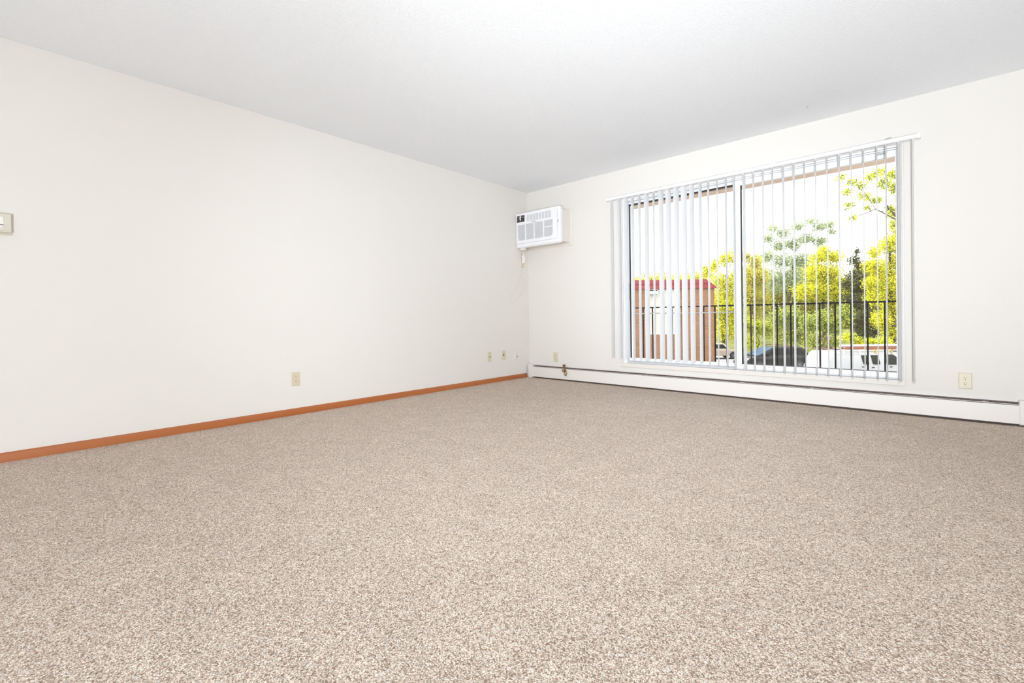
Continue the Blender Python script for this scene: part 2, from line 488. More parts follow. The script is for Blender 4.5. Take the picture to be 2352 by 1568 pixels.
# small latches on the jambs
wpart(B((1.407, -0.004, 1.02), (1.418, 0.004, 1.14)), 'latch', GREYP, bevel=0.002)
wpart(B((1.432, 0.046, 0.98), (1.440, 0.056, 1.16)), 'latch', GREYP, bevel=0.002)
wpart(B((2.585, 0.009, 1.05), (2.597, 0.0155, 1.22)), 'pull_handle', VINYL, bevel=0.002)
wpart(MB().box((3.64, 0.004, 2.048), (3.70, 0.0145, 2.060)), 'latch', GREYP, bevel=0.001)

# ------------------------------------------------------------------ vertical blind
bl = empty('vertical_blind', (2.57, 0, 2.09), 0, 'white vertical blind hanging with open vanes across the window', 'blind')
def bpart(mb, name, m, parent=None, **kw):
    o = mb.build(name, m, None, **kw)
    if parent is None:
        o.parent = bl
        o.matrix_parent_inverse = Matrix.Translation(-bl.location)
    else:
        o.parent = parent
    return o
hr = [(-0.076, 2.100), (-0.044, 2.100), (-0.044, 2.130), (-0.048, 2.134), (-0.072, 2.134), (-0.078, 2.128), (-0.078, 2.103)]
bpart(MB().prism(hr, 1.235, 3.885, 'x'), 'headrail', RAILW, smooth=30)
bpart(B((3.883, -0.081, 2.095), (3.902, -0.040, 2.138)), 'end_cap', RAILW, bevel=0.004)
bpart(B((1.229, -0.080, 2.096), (1.238, -0.042, 2.137)), 'end_cap', RAILW, bevel=0.003)
bpart(B((1.238, -0.0786, 2.1045), (3.883, -0.077, 2.1062)), 'groove', GREYP)
for x in (1.326, 2.020, 2.892, 3.695):
    bpart(MB().box((x, -0.07, 2.135), (x + 0.035, 0, 2.141)).box((x, -0.006, 2.135), (x + 0.035, 0, 2.165)), 'mounting_bracket', GREYP if x > 3 else RAILW, bevel=0.001)
ANG = [4.0, 0.4, -5.3, 6.6, 8.7, -8.5, 11.1, -9.9, -13.9, -15.0, -17.7, -10.7, -0.9, 7.1, 10.5, 7.0, 3.6, -1.3, 4.7, 3.2, 4.8, 0.5, 0.9, 4.4, 3.4, 2.4, -1.2, 1.7, 0.7, 0.3, -2.9, -7.9, -4.9]
XS = [1.292, 1.385, 1.467, 1.547, 1.628, 1.709, 1.791, 1.872, 1.95, 2.033, 2.113, 2.192, 2.274, 2.353, 2.435, 2.516, 2.588, 2.675, 2.755, 2.833, 2.912, 2.995, 3.076, 3.156, 3.235, 3.317, 3.399, 3.479, 3.559, 3.642, 3.698, 3.777, 3.856]
vane_me, clip_me = {}, None
def vane_mesh(h):
    # gently bowed PVC strip 89 mm wide, hanging from its slotted top
    k = round(h, 3)
    if k in vane_me:
        return vane_me[k]
    m_ = MB()
    n = 6
    pts = [((i / n - 0.5) * 0.089, 0.0035 * (1 - (2 * i / n - 1) ** 2)) for i in range(n + 1)]
    poly = [(c + 0.0005, y) for y, c in pts] + [(c - 0.0005, y) for y, c in reversed(pts)]
    m_.prism(poly, -h, -0.008, 'z')
    o = m_.build('vane', VANE, smooth=30)
    me = o.data
    bpy.data.objects.remove(o)
    vane_me[k] = me
    return me
cl = MB().box((-0.004, -0.007, -0.020), (0.004, 0.007, 0.004)).build('carrier_clip', WHITEP)
clip_me = cl.data
bpy.data.objects.remove(cl)
for x, a in zip(XS, ANG):
    zb = 0.318 if x < 2.25 else (0.318 - (x - 2.25) / 0.4 * 0.05 if x < 2.65 else 0.268 - (x - 2.65) * 0.012)
    v = bpy.data.objects.new('vane', vane_mesh(2.097 - zb))
    COL.objects.link(v)
    v.parent = bl
    v.location = (x - 2.57, -0.06, 2.097 - 2.09)
    v.rotation_euler = (0, 0, math.radians(a))
    # positive angle turns the strip's room edge towards the camera's right
    c_ = bpy.data.objects.new('carrier_clip', clip_me)
    COL.objects.link(c_)
    c_.parent = v

# ------------------------------------------------------------------ through-wall air conditioner
ac = empty('air_conditioner', (0.367, 0, 1.70), 0, 'white air conditioner mounted high in the corner beside the window', 'air conditioner')
def apart(mb, name, m, parent=None, **kw):
    o = mb.build(name, m, None, **kw)
    if parent is None:
        o.parent = ac
        o.matrix_parent_inverse = Matrix.Translation(-ac.location)
    else:
        o.parent = parent
    return o
YF = -0.243
X0, X1, Z0, Z1 = 0.006, 0.698, 1.682, 2.120
# painted sleeve through the wall with a flat picture-frame trim
apart(MB().box((0.03, YF + 0.03, 1.705), (0.045, 0, 2.092)).box((0.668, YF + 0.03, 1.705), (0.682, 0, 2.092)).box((0.045, YF + 0.03, 2.078), (0.668, 0, 2.092)).box((0.045, YF + 0.03, 1.705), (0.668, 0, 1.718)), 'sleeve', TRIM)
apart(MB().box((0.003, -0.010, 1.668), (0.030, 0, 2.125)).box((0.682, -0.010, 1.668), (0.724, 0, 2.125)).box((0.030, -0.010, 1.668), (0.682, 0, 1.705)).box((0.030, -0.010, 2.092), (0.682, 0, 2.125)), 'wall_trim', TRIM, bevel=0.002)
apart(B((0.05, -0.20, 1.722), (0.664, 0, 2.074)), 'chassis', GREYP)
# front bezel: outer frame with raised inner face
def rrect(x0, x1, z0, z1, r, n=5):
    p = []
    for cx, cz, a0 in ((x1 - r, z1 - r, 0), (x0 + r, z1 - r, 90), (x0 + r, z0 + r, 180), (x1 - r, z0 + r, 270)):
        for i in range(n + 1):
            a = math.radians(a0 + 90 * i / n)
            p.append((cx + r * math.cos(a), cz + r * math.sin(a)))
    return p
fr = MB()
fr.prism(rrect(X0, X1, Z0, Z1, 0.022), YF + 0.012, YF + 0.062, 'y')
apart(fr, 'bezel', ACW, bevel=0.004, smooth=35)
# raised face plate, with holes left for control panel and grilles: four boards around each opening
ft = MB()
GX0, GX1, GZ0, GZ1 = 0.036, 0.594, 1.772, 1.972        # intake grille
TX0, TX1, TZ0, TZ1 = 0.184, 0.570, 2.000, 2.080        # discharge grille
PX0, PX1, PZ0, PZ1 = 0.024, 0.150, 2.008, 2.090        # control panel
y0, y1 = YF, YF + 0.013
ft.box((X0 + 0.004, y0, GZ1), (0.66, y1, TZ0))
ft.box((X0 + 0.004, y0, TZ1), (0.66, y1, Z1 - 0.004))
ft.box((X0 + 0.004, y0, TZ0), (TX0, y1, TZ1))
ft.box((TX1, y0, TZ0), (0.66, y1, TZ1))
ft.box((X0 + 0.004, y0, GZ0), (GX0, y1, GZ1))
ft.box((GX1, y0, GZ0), (0.66, y1, GZ1))
ft.box((X0 + 0.004, y0, 1.735), (0.66, y1, GZ0))
apart(ft, 'face_plate', ACW)
apart(B((0.03, YF - 0.004, 1.690), (0.685, YF + 0.013, 1.728)), 'lower_lip', ACW, bevel=0.004)
apart(B((0.6605, YF + 0.0105, 1.74), (0.6615, YF + 0.0125, 2.09)), 'seam', GREYP)
apart(B((0.664, YF + 0.004, 1.925), (0.674, YF + 0.013, 1.955)), 'latch', GREYP, bevel=0.002)
apart(B((GX0, YF + 0.010, GZ0), (GX1, YF + 0.0125, GZ1)), 'grille_recess', ACDARK)
apart(B((TX0, YF + 0.010, TZ0), (TX1, YF + 0.0125, TZ1)), 'grille_recess', ACDARK)
# intake grille: four columns of thin horizontal slats between dividers, rounded lower corners
cols = [GX0, 0.162, 0.306, 0.452, GX1]
for i in range(4):
    g = MB()
    a, b_ = cols[i] + (0.007 if i else 0.0), cols[i + 1] - (0.007 if i < 3 else 0.0)
    n = 22
    for k in range(n):
        z = GZ0 + 0.004 + k * (GZ1 - GZ0 - 0.008) / (n - 1)
        aa, bb_ = a, b_
        low = max(0.0, 0.045 - (z - GZ0))
        cut = 0.045 - math.sqrt(max(0, 0.045 ** 2 - low ** 2))
        if i == 0: aa += cut
        if i == 3: bb_ -= cut
        g.box((aa, YF + 0.0005, z - 0.0026), (bb_, YF + 0.010, z + 0.0026))
    apart(g, 'louver_slats', ACW)
    if i:
        apart(B((cols[i] - 0.007, YF - 0.001, GZ0), (cols[i] + 0.007, YF + 0.012, GZ1)), 'grille_divider', ACW)
for x, sx in ((GX0, 1), (GX1, -1)):
    q = [(x, GZ0), (x + sx * 0.045, GZ0)] + [(x + sx * 0.045 - sx * 0.045 * math.sin(math.radians(t)), GZ0 + 0.045 - 0.045 * math.cos(math.radians(t))) for t in (15, 30, 45, 60, 75)] + [(x, GZ0 + 0.045)]
    apart(MB().prism(q, YF, YF + 0.012, 'y'), 'corner_fillet', ACW)
apart(B((0.452, YF - 0.0005, 1.885), (GX1, YF + 0.010, 1.893)), 'grille_divider', ACW)
# discharge grille: slanting vertical vanes in front of horizontal ones
g = MB()
for k in range(26):
    x = TX0 + 0.006 + k * (TX1 - TX0 - 0.012) / 25
    g.prism([(x - 0.0022, TZ0), (x + 0.0022, TZ0), (x + 0.0022, TZ1), (x - 0.0022, TZ1)], YF + 0.003, YF + 0.010, 'y')
apart(g, 'deflector_vanes', ACW)
g = MB()
for k in range(7):
    z = TZ0 + 0.008 + k * (TZ1 - TZ0 - 0.016) / 6
    g.box((TX0, YF + 0.006, z - 0.0018), (TX1, YF + 0.010, z + 0.0018))
apart(g, 'louver_slats', ACW)
for x in (0.232, 0.280, 0.328, 0.376, 0.424, 0.472, 0.520):
    apart(B((x - 0.0035, YF + 0.002, TZ0), (x + 0.0035, YF + 0.010, TZ1)), 'grille_divider', ACW)
# control panel with its display and keys; small raised maker's mark, unreadable at this size
cp = apart(B((PX0, YF - 0.003, PZ0), (PX1, YF + 0.004, PZ1)), 'control_panel', BLACK, bevel=0.002)
kp = MB().box((0.072, YF - 0.0045, 2.030), (0.096, YF - 0.002, 2.082)).build('display', WHITEP, cp)
for x, z in ((0.036, 2.075), (0.046, 2.055), (0.052, 2.068), (0.110, 2.060), (0.125, 2.066), (0.137, 2.060), (0.044, 2.022), (0.084, 2.020), (0.120, 2.026), (0.110, 2.072), (0.036, 2.040)):
    B((x - 0.004, YF - 0.0042, z - 0.0035), (x + 0.004, YF - 0.002, z + 0.0035)).build('key', GREYP, cp)
B((0.080, YF - 0.0055, 2.050), (0.088, YF - 0.004, 2.062)).build('display_mark', BLACK, cp)
apart(MB().prism([(0.262, 1.982), (0.334, 1.982), (0.330, 1.9905), (0.300, 1.993), (0.266, 1.9905)], YF - 0.0015, YF + 0.002, 'y'), 'nameplate', GREYP)
apart(B((0.05, YF + 0.03, 1.652), (0.115, YF + 0.075, 1.702)), 'cord_bracket', TRIM, bevel=0.003)

# cord of the air conditioner with its plug pressed into the wall socket
# ------------------------------------------------------------------ wall plates
def face_parts(root, kind, m_plate, m_face):
    """plate in the local XZ plane, front towards local -Y"""
    w, h = 0.0355, 0.058
    pl = MB().prism([(-w, -h), (w, -h), (w, h), (-w, h)], 0.0, -0.006, 'y', [(-w + 0.004, -h + 0.004), (w - 0.004, -h + 0.004), (w - 0.004, h - 0.004), (-w + 0.004, h - 0.004)])
    pl.build('plate', m_plate, root)
    if kind == 'duplex':
        for z in (0.0195, -0.0195):
            pr = [(0.0165 * math.cos(a) , z + 0.0165 * math.sin(a)) for a in [2 * math.pi * k / 20 for k in range(20)]]
            pr = [(x, max(z - 0.0125, min(z + 0.0125, q))) for x, q in pr]
            r = MB().prism(pr, -0.0055, -0.0085, 'y').build('receptacle', m_face, root)
            sl = MB().box((-0.0075, -0.0087, z + 0.001), (-0.0050, -0.0080, z + 0.009)).box((0.0050, -0.0087, z + 0.002), (0.0072, -0.0080, z + 0.008))
            sl.lathe([(0.0026, -0.0087), (0.0026, -0.0080)], (0, 0, z - 0.0068), 'y', 10)
            sl.build('slots', SLOT, r)
        MB().lathe([(0.003, -0.0060), (0.003, -0.0072), (0.002, -0.0078)], (0, 0, 0), 'y', 10).build('screw', m_face, root)
    elif kind == 'coax':
        MB().lathe([(0.0062, -0.005), (0.0062, -0.008), (0.0045, -0.008), (0.0045, -0.016), (0.003, -0.016)], (0, 0, 0), 'y', 12).build('connector', BRASS, root)
    elif kind == 'jack':
        B((-0.010, -0.0066, -0.004), (0.010, -0.0058, 0.014)).build('jack', SLOT, root)
    if kind in ('coax', 'jack', 'blank'):
        for z in (0.042, -0.042):
            MB().lathe([(0.0032, -0.0045), (0.0032, -0.0064), (0.002, -0.0070)], (0, 0, z), 'y', 10).build('screw', m_face, root)

OUT = [
    ('wall_outlet', 'duplex', (0, -3.064, 0.299), 90, IVORY, IVORY, 'ivory duplex outlet in the middle of the left wall above the baseboard', 'outlet'),
    ('cable_plate', 'coax', (0, -0.757, 0.316), 90, IVORY, IVORY, 'ivory cable plate low on the left wall, farthest of the three from the corner', 'wall plate'),
    ('phone_plate', 'jack', (0, -0.508, 0.320), 90, IVORY, IVORY, 'ivory phone jack plate between the cable plate and the painted outlet', 'wall plate'),
    ('wall_outlet', 'duplex', (4.133, 0, 0.285), 0, IVORY, IVORY, 'ivory duplex outlet to the right of the window above the heater', 'outlet'),
    ('wall_outlet', 'duplex', (0.434, 0, 0.280), 0, IVORY, IVORY, 'ivory duplex outlet below the air conditioner, just over the brass valve', 'outlet'),
]
for name, kind, loc, rz, mp_, mf_, lab, cat in OUT:
    r = empty(name, loc, math.radians(rz), lab, cat)
    face_parts(r, kind, mp_, mf_)
# painted-over outlet nearest the corner, three dark holes left in it
r = empty('wall_outlet', (0, -0.262, 0.300), math.radians(90), 'cream painted outlet nearest the corner with three dark holes', 'outlet')
MB().prism([(-0.0355, -0.058), (0.0355, -0.058), (0.0355, 0.058), (-0.0355, 0.058)], 0, -0.006, 'y', [(-0.031, -0.054), (0.031, -0.054), (0.031, 0.054), (-0.031, 0.054)]).build('plate', TRIM, r)
for z in (0.024, -0.014):
    MB().prism([(0.0165 * math.cos(k * math.pi / 10), z + 0.014 * math.sin(k * math.pi / 10)) for k in range(20)], -0.005, -0.0085, 'y').build('receptacle', TRIM, r)
h = MB()
for x, z, rr in ((-0.005, -0.004, 0.0062), (0.012, -0.012, 0.0060), (-0.003, -0.021, 0.0060)):
    h.lathe([(rr, -0.0088), (rr, -0.0078)], (x, 0, z), 'y', 10)
h.build('slots', SLOT, r)
MB().lathe([(0.0035, -0.0045), (0.0035, -0.0066)], (-0.002, 0, -0.040), 'y', 8).build('screw', GREYP, r)
MB().box((-0.012, -0.0088, 0.034), (0.010, -0.0080, 0.036)).build('crack', GREYP, r)

# socket high in the corner with the air conditioner's plug and cord
r = empty('wall_outlet', (0, -0.125, 1.500), math.radians(90), 'ivory outlet high in the corner under the air conditioner', 'outlet')
MB().prism([(-0.0355, -0.058), (0.0355, -0.058), (0.0355, 0.058), (-0.0355, 0.058)], 0, -0.006, 'y', [(-0.031, -0.054), (0.031, -0.054), (0.031, 0.054), (-0.031, 0.054)]).build('plate', IVORY, r)
cd = empty('power_cord', (0, -0.125, 1.54), math.radians(90), 'thin white cord with block plug looping below the air conditioner', 'cord')
MB().box((-0.021, -0.045, -0.045), (0.021, -0.0075, 0.055)).build('plug', WHITEP, cd, bevel=0.006, smooth=40)
B((-0.010, -0.047, -0.010), (0.010, -0.044, 0.030)).build('test_buttons', WHITEP, cd, bevel=0.001)
# local x = along the wall towards the corner, local -y = out of the wall
path = [(0.004, -0.024, 0.05), (0.010, -0.022, 0.085), (0.0, -0.024, 0.12), (-0.03, -0.04, 0.135)]
def smooth_path(p, n=6):
    out = []
    P = [Vector(q) for q in p]
    P = [P[0]] + P + [P[-1]]
    for i in range(1, len(P) - 2):
        for k in range(n):
            t = k / n
            a, b_, c, d = P[i - 1], P[i], P[i + 1], P[i + 2]
            out.append(0.5 * ((2 * b_) + (c - a) * t + (2 * a - 5 * b_ + 4 * c - d) * t * t + (3 * b_ - a - 3 * c + d) * t ** 3))
    out.append(P[-2])
    return out
MB().tube(smooth_path(path), 0.005, 8).build('cord', WHITEP, cd, smooth=60)
lp = [(-0.06, -0.035, 0.125), (-0.055, -0.03, 0.03), (-0.035, -0.02, -0.10), (-0.030, -0.010, -0.18), (-0.09, -0.010, -0.30), (-0.175, -0.010, -0.405), (-0.235, -0.010, -0.49), (-0.24, -0.012, -0.53), (-0.19, -0.012, -0.545), (-0.10, -0.010, -0.50), (0.01, -0.010, -0.40), (0.045, -0.010, -0.34), (0.015, -0.010, -0.26), (-0.026, -0.010, -0.18)]
MB().tube(smooth_path(lp), 0.0022, 8).build('cord', mat('cord_white', (0.70, 0.65, 0.62), 0.5, var=(20, (0.72, 0.67, 0.64))), cd, smooth=60)

# thermostat at the left edge
th = empty('thermostat', (0, -4.745, 1.366), math.radians(90), 'almond thermostat box on the left wall at the picture edge', 'thermostat')
B((-0.075, -0.032, -0.048), (0.075, -0.003, 0.060)).build('cover', ALMOND, th, bevel=0.004)
B((-0.078, -0.006, -0.060), (0.078, 0, 0.060)).build('back_plate', ALMOND, th, bevel=0.002)
B((-0.050, -0.035, -0.030), (0.045, -0.031, 0.038)).build('dial_panel', WHITEP, th, bevel=0.002)
B((-0.050, -0.0345, -0.0095), (0.045, -0.0335, -0.006)).build('slider_slot', SLOT, th).location = (0, -0.002, 0)
B((-0.050, -0.0345, -0.024), (0.045, -0.0335, -0.0215)).build('scale_line', GREYP, th).location = (0, -0.002, 0)
B((-0.075, -0.0325, -0.0395), (0.075, -0.0315, -0.0375)).build('seam', GREYP, th)

# ------------------------------------------------------------------ baseboard heater
ht = empty('baseboard_heater', (2.24, 0, 0), 0, 'long cream baseboard heater running under the window', 'heater')
def hpart(mb, name, m, **kw):
    o = mb.build(name, m, None, **kw)
    o.parent = ht
    o.matrix_parent_inverse = Matrix.Translation(-ht.location)
    return o
HX0, HX1, YH = 0.085, 4.398, -0.060
hpart(MB().box((HX0, -0.006, 0.1605), (HX1, 0, 0.178)), 'top_lip', HEAT)
hpart(MB().box((HX0, -0.005, 0.0), (HX1, 0, 0.1605)), 'back_plate', FIN_SHADE)  # dark brown here stands in for the shade inside the heater
hpart(MB().prism([(YH, 0.0175), (YH + 0.003, 0.016), (YH + 0.003, 0.138), (YH + 0.006, 0.1425), (YH + 0.003, 0.1435), (YH, 0.140)], HX0, HX1, 'x'), 'front_panel', HEAT)
hpart(MB().prism([(YH + 0.008, 0.1470), (YH + 0.012, 0.1470), (YH + 0.014, 0.1500), (YH + 0.008, 0.1500)], HX0, HX1, 'x'), 'damper', HEAT)
hpart(MB().box((HX0, -0.052, 0.075), (HX1, -0.006, 0.130)), 'fin_element', FIN_SHADE)
hpart(MB().tube([(HX0, -0.03, 0.102), (HX1, -0.03, 0.102)], 0.012, 10), 'pipe', BRASS)
hpart(B((0.027, -0.0645, 0.0), (HX0 + 0.006, 0, 0.178)), 'end_cap', HEAT, bevel=0.006)
hpart(B((HX1 - 0.006, -0.0645, 0.012), (4.47, 0, 0.178)), 'end_cap', HEAT, bevel=0.006)
for x in (1.02, 1.66, 2.08, 2.62, 3.18, 4.22):
    hpart(MB().box((x, -0.045, 0.146), (x + 0.030, -0.005, 0.1500)), 'hanger_bracket', ALU if x > 4 else GREYP)
for x in (1.02, 1.61, 3.19):
    hpart(B((x, YH - 0.0012, 0.0175), (x + 0.012, YH + 0.004, 0.1455)), 'joint_strip', HEAT)

# brass valve with its hanging ring, at the left end of the heater
bv = empty('brass_valve', (0.613, -0.055, 0.15), 0, 'aged brass bleed key hooked over the heater under the corner outlet', 'valve')
MB().lathe([(0.002, 0.052), (0.014, 0.050), (0.021, 0.040), (0.018, 0.032), (0.010, 0.024), (0.006, 0.016)], (-0.012, 0, 0), 'z', 8).build('knob', BRASS, bv, smooth=30, label='dark faceted knob')
MB().tube([(-0.012, 0, 0.020), (-0.004, -0.004, 0.0), (0.004, -0.010, -0.018), (0.010, -0.014, -0.030)], [0.006, 0.008, 0.009, 0.006], 10).build('stem', BRASS, bv, smooth=50)
MB().tube([(-0.018 + 0.015 * math.cos(a), -0.014, -0.024 + 0.012 * math.sin(a)) for a in [2 * math.pi * k / 16 for k in range(16)]], 0.0045, 8, True).build('side_loop', BRASS, bv, smooth=60)
ov = []
for k in range(24):
    a = 2 * math.pi * k / 24
    ov.append((0.016 + 0.017 * math.cos(a) - 0.006 * math.sin(a) * 0.5, -0.016, -0.046 + 0.036 * math.sin(a)))
MB().tube(ov, 0.0055, 8, True).build('hanging_ring', BRASS, bv, smooth=60)
MB().lathe([(0.003, -0.004), (0.0075, -0.002), (0.0075, 0.002), (0.003, 0.004)], (0.014, -0.017, -0.040), 'y', 10).build('rivet', BRASS, bv, smooth=40)
# tiny hook left in the ceiling
hk = MB().tube([(3.230, -0.403, 2.44), (3.230, -0.403, 2.428), (3.236, -0.405, 2.421), (3.243, -0.406, 2.426)], 0.0022, 6).build('ceiling_hook', GREYP, smooth=60)
tag(hk, 'tiny dark hook left in the ceiling before the window', 'hook')

# ------------------------------------------------------------------ balcony
tag(B((0.0, TH, -0.20), (RX + 0.6, 1.62, -0.03)).build('balcony_floor', CONC), 'concrete balcony slab outside the sliding window', 'balcony', kind='structure')
tag(MB().box((-0.6, TH, 2.378), (RX + 0.6, 1.33, 2.56)).box((-0.6, 1.33, 2.347), (RX + 0.6, 1.52, 2.60)).build('balcony_soffit', PEACH), 'peach painted underside of the balcony above the window', 'soffit', kind='structure')
rl = empty('balcony_railing', (2.4, 1.5, -0.03), 0, 'black iron railing along the edge of the balcony', 'railing')
def rpart(mb, name, m):
    o = mb.build(name, m)
    o.parent = rl
    o.matrix_parent_inverse = Matrix.Translation(-rl.location)
    return o
rpart(B((0.05, 1.482, 0.896), (5.2, 1.518, 0.913)), 'top_rail', IRON)
rpart(B((0.05, 1.487, 0.075), (5.2, 1.513, 0.090)), 'bottom_rail', IRON)
bal = B((-0.0075, 1.4925, 0.09), (0.0075, 1.5075, 0.897)).build('baluster', IRON)
for k in range(35):
    x = 3.601 + 0.1425 * (11 - k)
    o = bal if k == 0 else bal.copy()
    if k:
        COL.objects.link(o)
    o.parent = rl
    o.location = (x - 2.4, -1.5, 0.03)
for x in (0.10, 5.15):
    rpart(B((x - 0.016, 1.484, -0.03), (x + 0.016, 1.516, 0.897)), 'post', IRON)

# ------------------------------------------------------------------ outdoors: the parking lot, turned against our building
LOT = empty  # (lot coordinates: s to the right along the parked cars, d away from our building)
LS, LD = Vector((0.7400, 0.6726, 0)), Vector((-0.6726, 0.7400, 0))
LROT = math.atan2(0.6726, 0.7400)
G = -3.30
def lot(s, d, z=G):
    p = Vector((CAM.x, CAM.y, 0)) + LS * s + LD * d
    return (p.x, p.y, z)

gr = MB()
gr.add([lot(-25, 2), lot(60, 2), lot(60, 46.5), lot(-25, 46.5)], [(0, 1, 2, 3)])
tag(gr.build('ground', ASPHALT), 'pale asphalt of the parking lot below the balcony', 'parking lot', kind='structure')
gr = MB()
gr.add([lot(-40, 46.5), lot(90, 46.5), lot(90, 58, G + 1.2), lot(-40, 58, G + 1.2), lot(90, 130, G + 4), lot(-40, 130, G + 4), lot(-40, 46.5, G - 0.3), lot(90, 46.5, G - 0.3)], [(0, 1, 2, 3), (3, 2, 4, 5), (0, 6, 7, 1)])
tag(gr.build('lawn', LAWN), 'grassy bank rising behind the parked cars', 'lawn', kind='structure')

# ------------------------------------------------------------------ brick neighbour with a red mansard edge
nb = empty('apartment_building', lot(8.0, 30), LROT, 'low brick apartment building with a red metal mansard edge', 'building')
# local: x along s from s=8, y away, z up from the lot
def L(x):
    return x - 8.0
SW, SR, DW = -6.0, 13.36, 12.0        # wall ends, depth
zt = 2.55 - G
S0, S1, SZ0, SZ1 = 8.83, 11.02, -0.42 - G, 2.46 - G
wl = MB().box((L(SW), 0, 0), (L(S0), 0.25, zt)).box((L(S1), 0, 0), (L(SR), 0.25, zt)).box((L(S0), 0, 0), (L(S1), 0.25, SZ0)).box((L(S0), 0, SZ1), (L(S1), 0.25, zt))
wl.box((L(SR) - 0.25, 0.25, 0), (L(SR), DW, zt)).box((L(SW), DW - 0.25, 0), (L(SR), DW, zt)).box((L(SW), 0, 0), (L(SW) + 0.25, DW, zt))
wl.build('wall', BRICK, nb)
# siding bay, one lapped board above another
n = 27
bh_ = (SZ1 - SZ0 - 0.09) / n
for k in range(n):
    z = SZ0 + 0.09 + k * bh_
    MB().prism([(0.02, z), (0.045, z + bh_), (0.10, z + bh_), (0.10, z)], L(S0) + 0.04, L(S1) - 0.04, 'x').build('siding_board', SIDING, nb)
for a, b_ in (((L(S0), -0.02, SZ0), (L(S0) + 0.06, 0.2, SZ1)), ((L(S1) - 0.06, -0.02, SZ0), (L(S1), 0.2, SZ1))):
    B(a, b_).build('bay_trim', SIDING, nb)
B((L(S0), -0.03, SZ0 - 0.02), (L(S1), 0.2, SZ0 + 0.09)).build('bay_sill', mat('grey_sill', (0.55, 0.53, 0.48), 0.7, var=(6, (0.6, 0.58, 0.54))), nb)
acb = B((L(9.0), -0.22, 2.14 - G), (L(9.62), 0.12, 2.46 - G)).build('wall_unit', ALU, nb, bevel=0.01)
MB().box((L(9.03), -0.226, 2.37 - G), (L(9.59), -0.215, 2.44 - G)).box((L(9.03), -0.226, 2.155 - G), (L(9.59), -0.215, 2.185 - G)).build('grille', IRON, acb)
# mansard: two lapped courses sloping back, hipped round the right-hand corner
def course(z0, z1, o0, o1):
    m_ = MB()
    x0, x1 = L(SW) - 0.15, L(SR)
    lo = [(x0, -o0, z0), (x1 + o0, -o0, z0), (x1 + o0, DW + o0, z0), (x0, DW + o0, z0)]
    hi = [(x0, -o1, z1), (x1 + o1, -o1, z1), (x1 + o1, DW + o1, z1), (x0, DW + o1, z1)]
    m_.add(lo + hi, [(3, 2, 1, 0), (4, 5, 6, 7), (0, 1, 5, 4), (1, 2, 6, 5), (2, 3, 7, 6), (3, 0, 4, 7)])
    return m_
course(2.52 - G, 2.86 - G, 0.16, -0.13).build('mansard_course', REDMETAL, nb)
course(2.85 - G, 3.14 - G, -0.09, -0.36).build('mansard_course', REDMETAL, nb)

# ------------------------------------------------------------------ vehicles
def wheel(par, x, y, r, w, side):
    t = MB().lathe([(r * 0.62, -w / 2), (r * 0.95, -w / 2), (r, -w / 4), (r, w / 4), (r * 0.95, w / 2), (r * 0.62, w / 2)], (x, y, r), 'y', 28).build('wheel', RUBBER, par, smooth=40)
    MB().lathe([(0.02, side * (w / 2 + 0.012)), (r * 0.25, side * (w / 2 + 0.010)), (r * 0.60, side * (w / 2 - 0.01)), (r * 0.62, side * (w / 2 - 0.05))], (x, y, r), 'y', 20).build('rim', ALLOY, t, smooth=30)
    return t

def arch_profile(x0, x1, z0, pts_top, wheels, r):
    """side outline: pts_top from rear to front, lower edge with round wheel arches"""
    low = []
    for cx in sorted(wheels, reverse=True):
        low += [(cx + r * math.cos(math.radians(a)), max(z0, z0 + 0.06 + r * math.sin(math.radians(a)))) for a in range(0, 181, 20)]
    return list(pts_top) + [(x1, z0)] + low + [(x0, z0)]

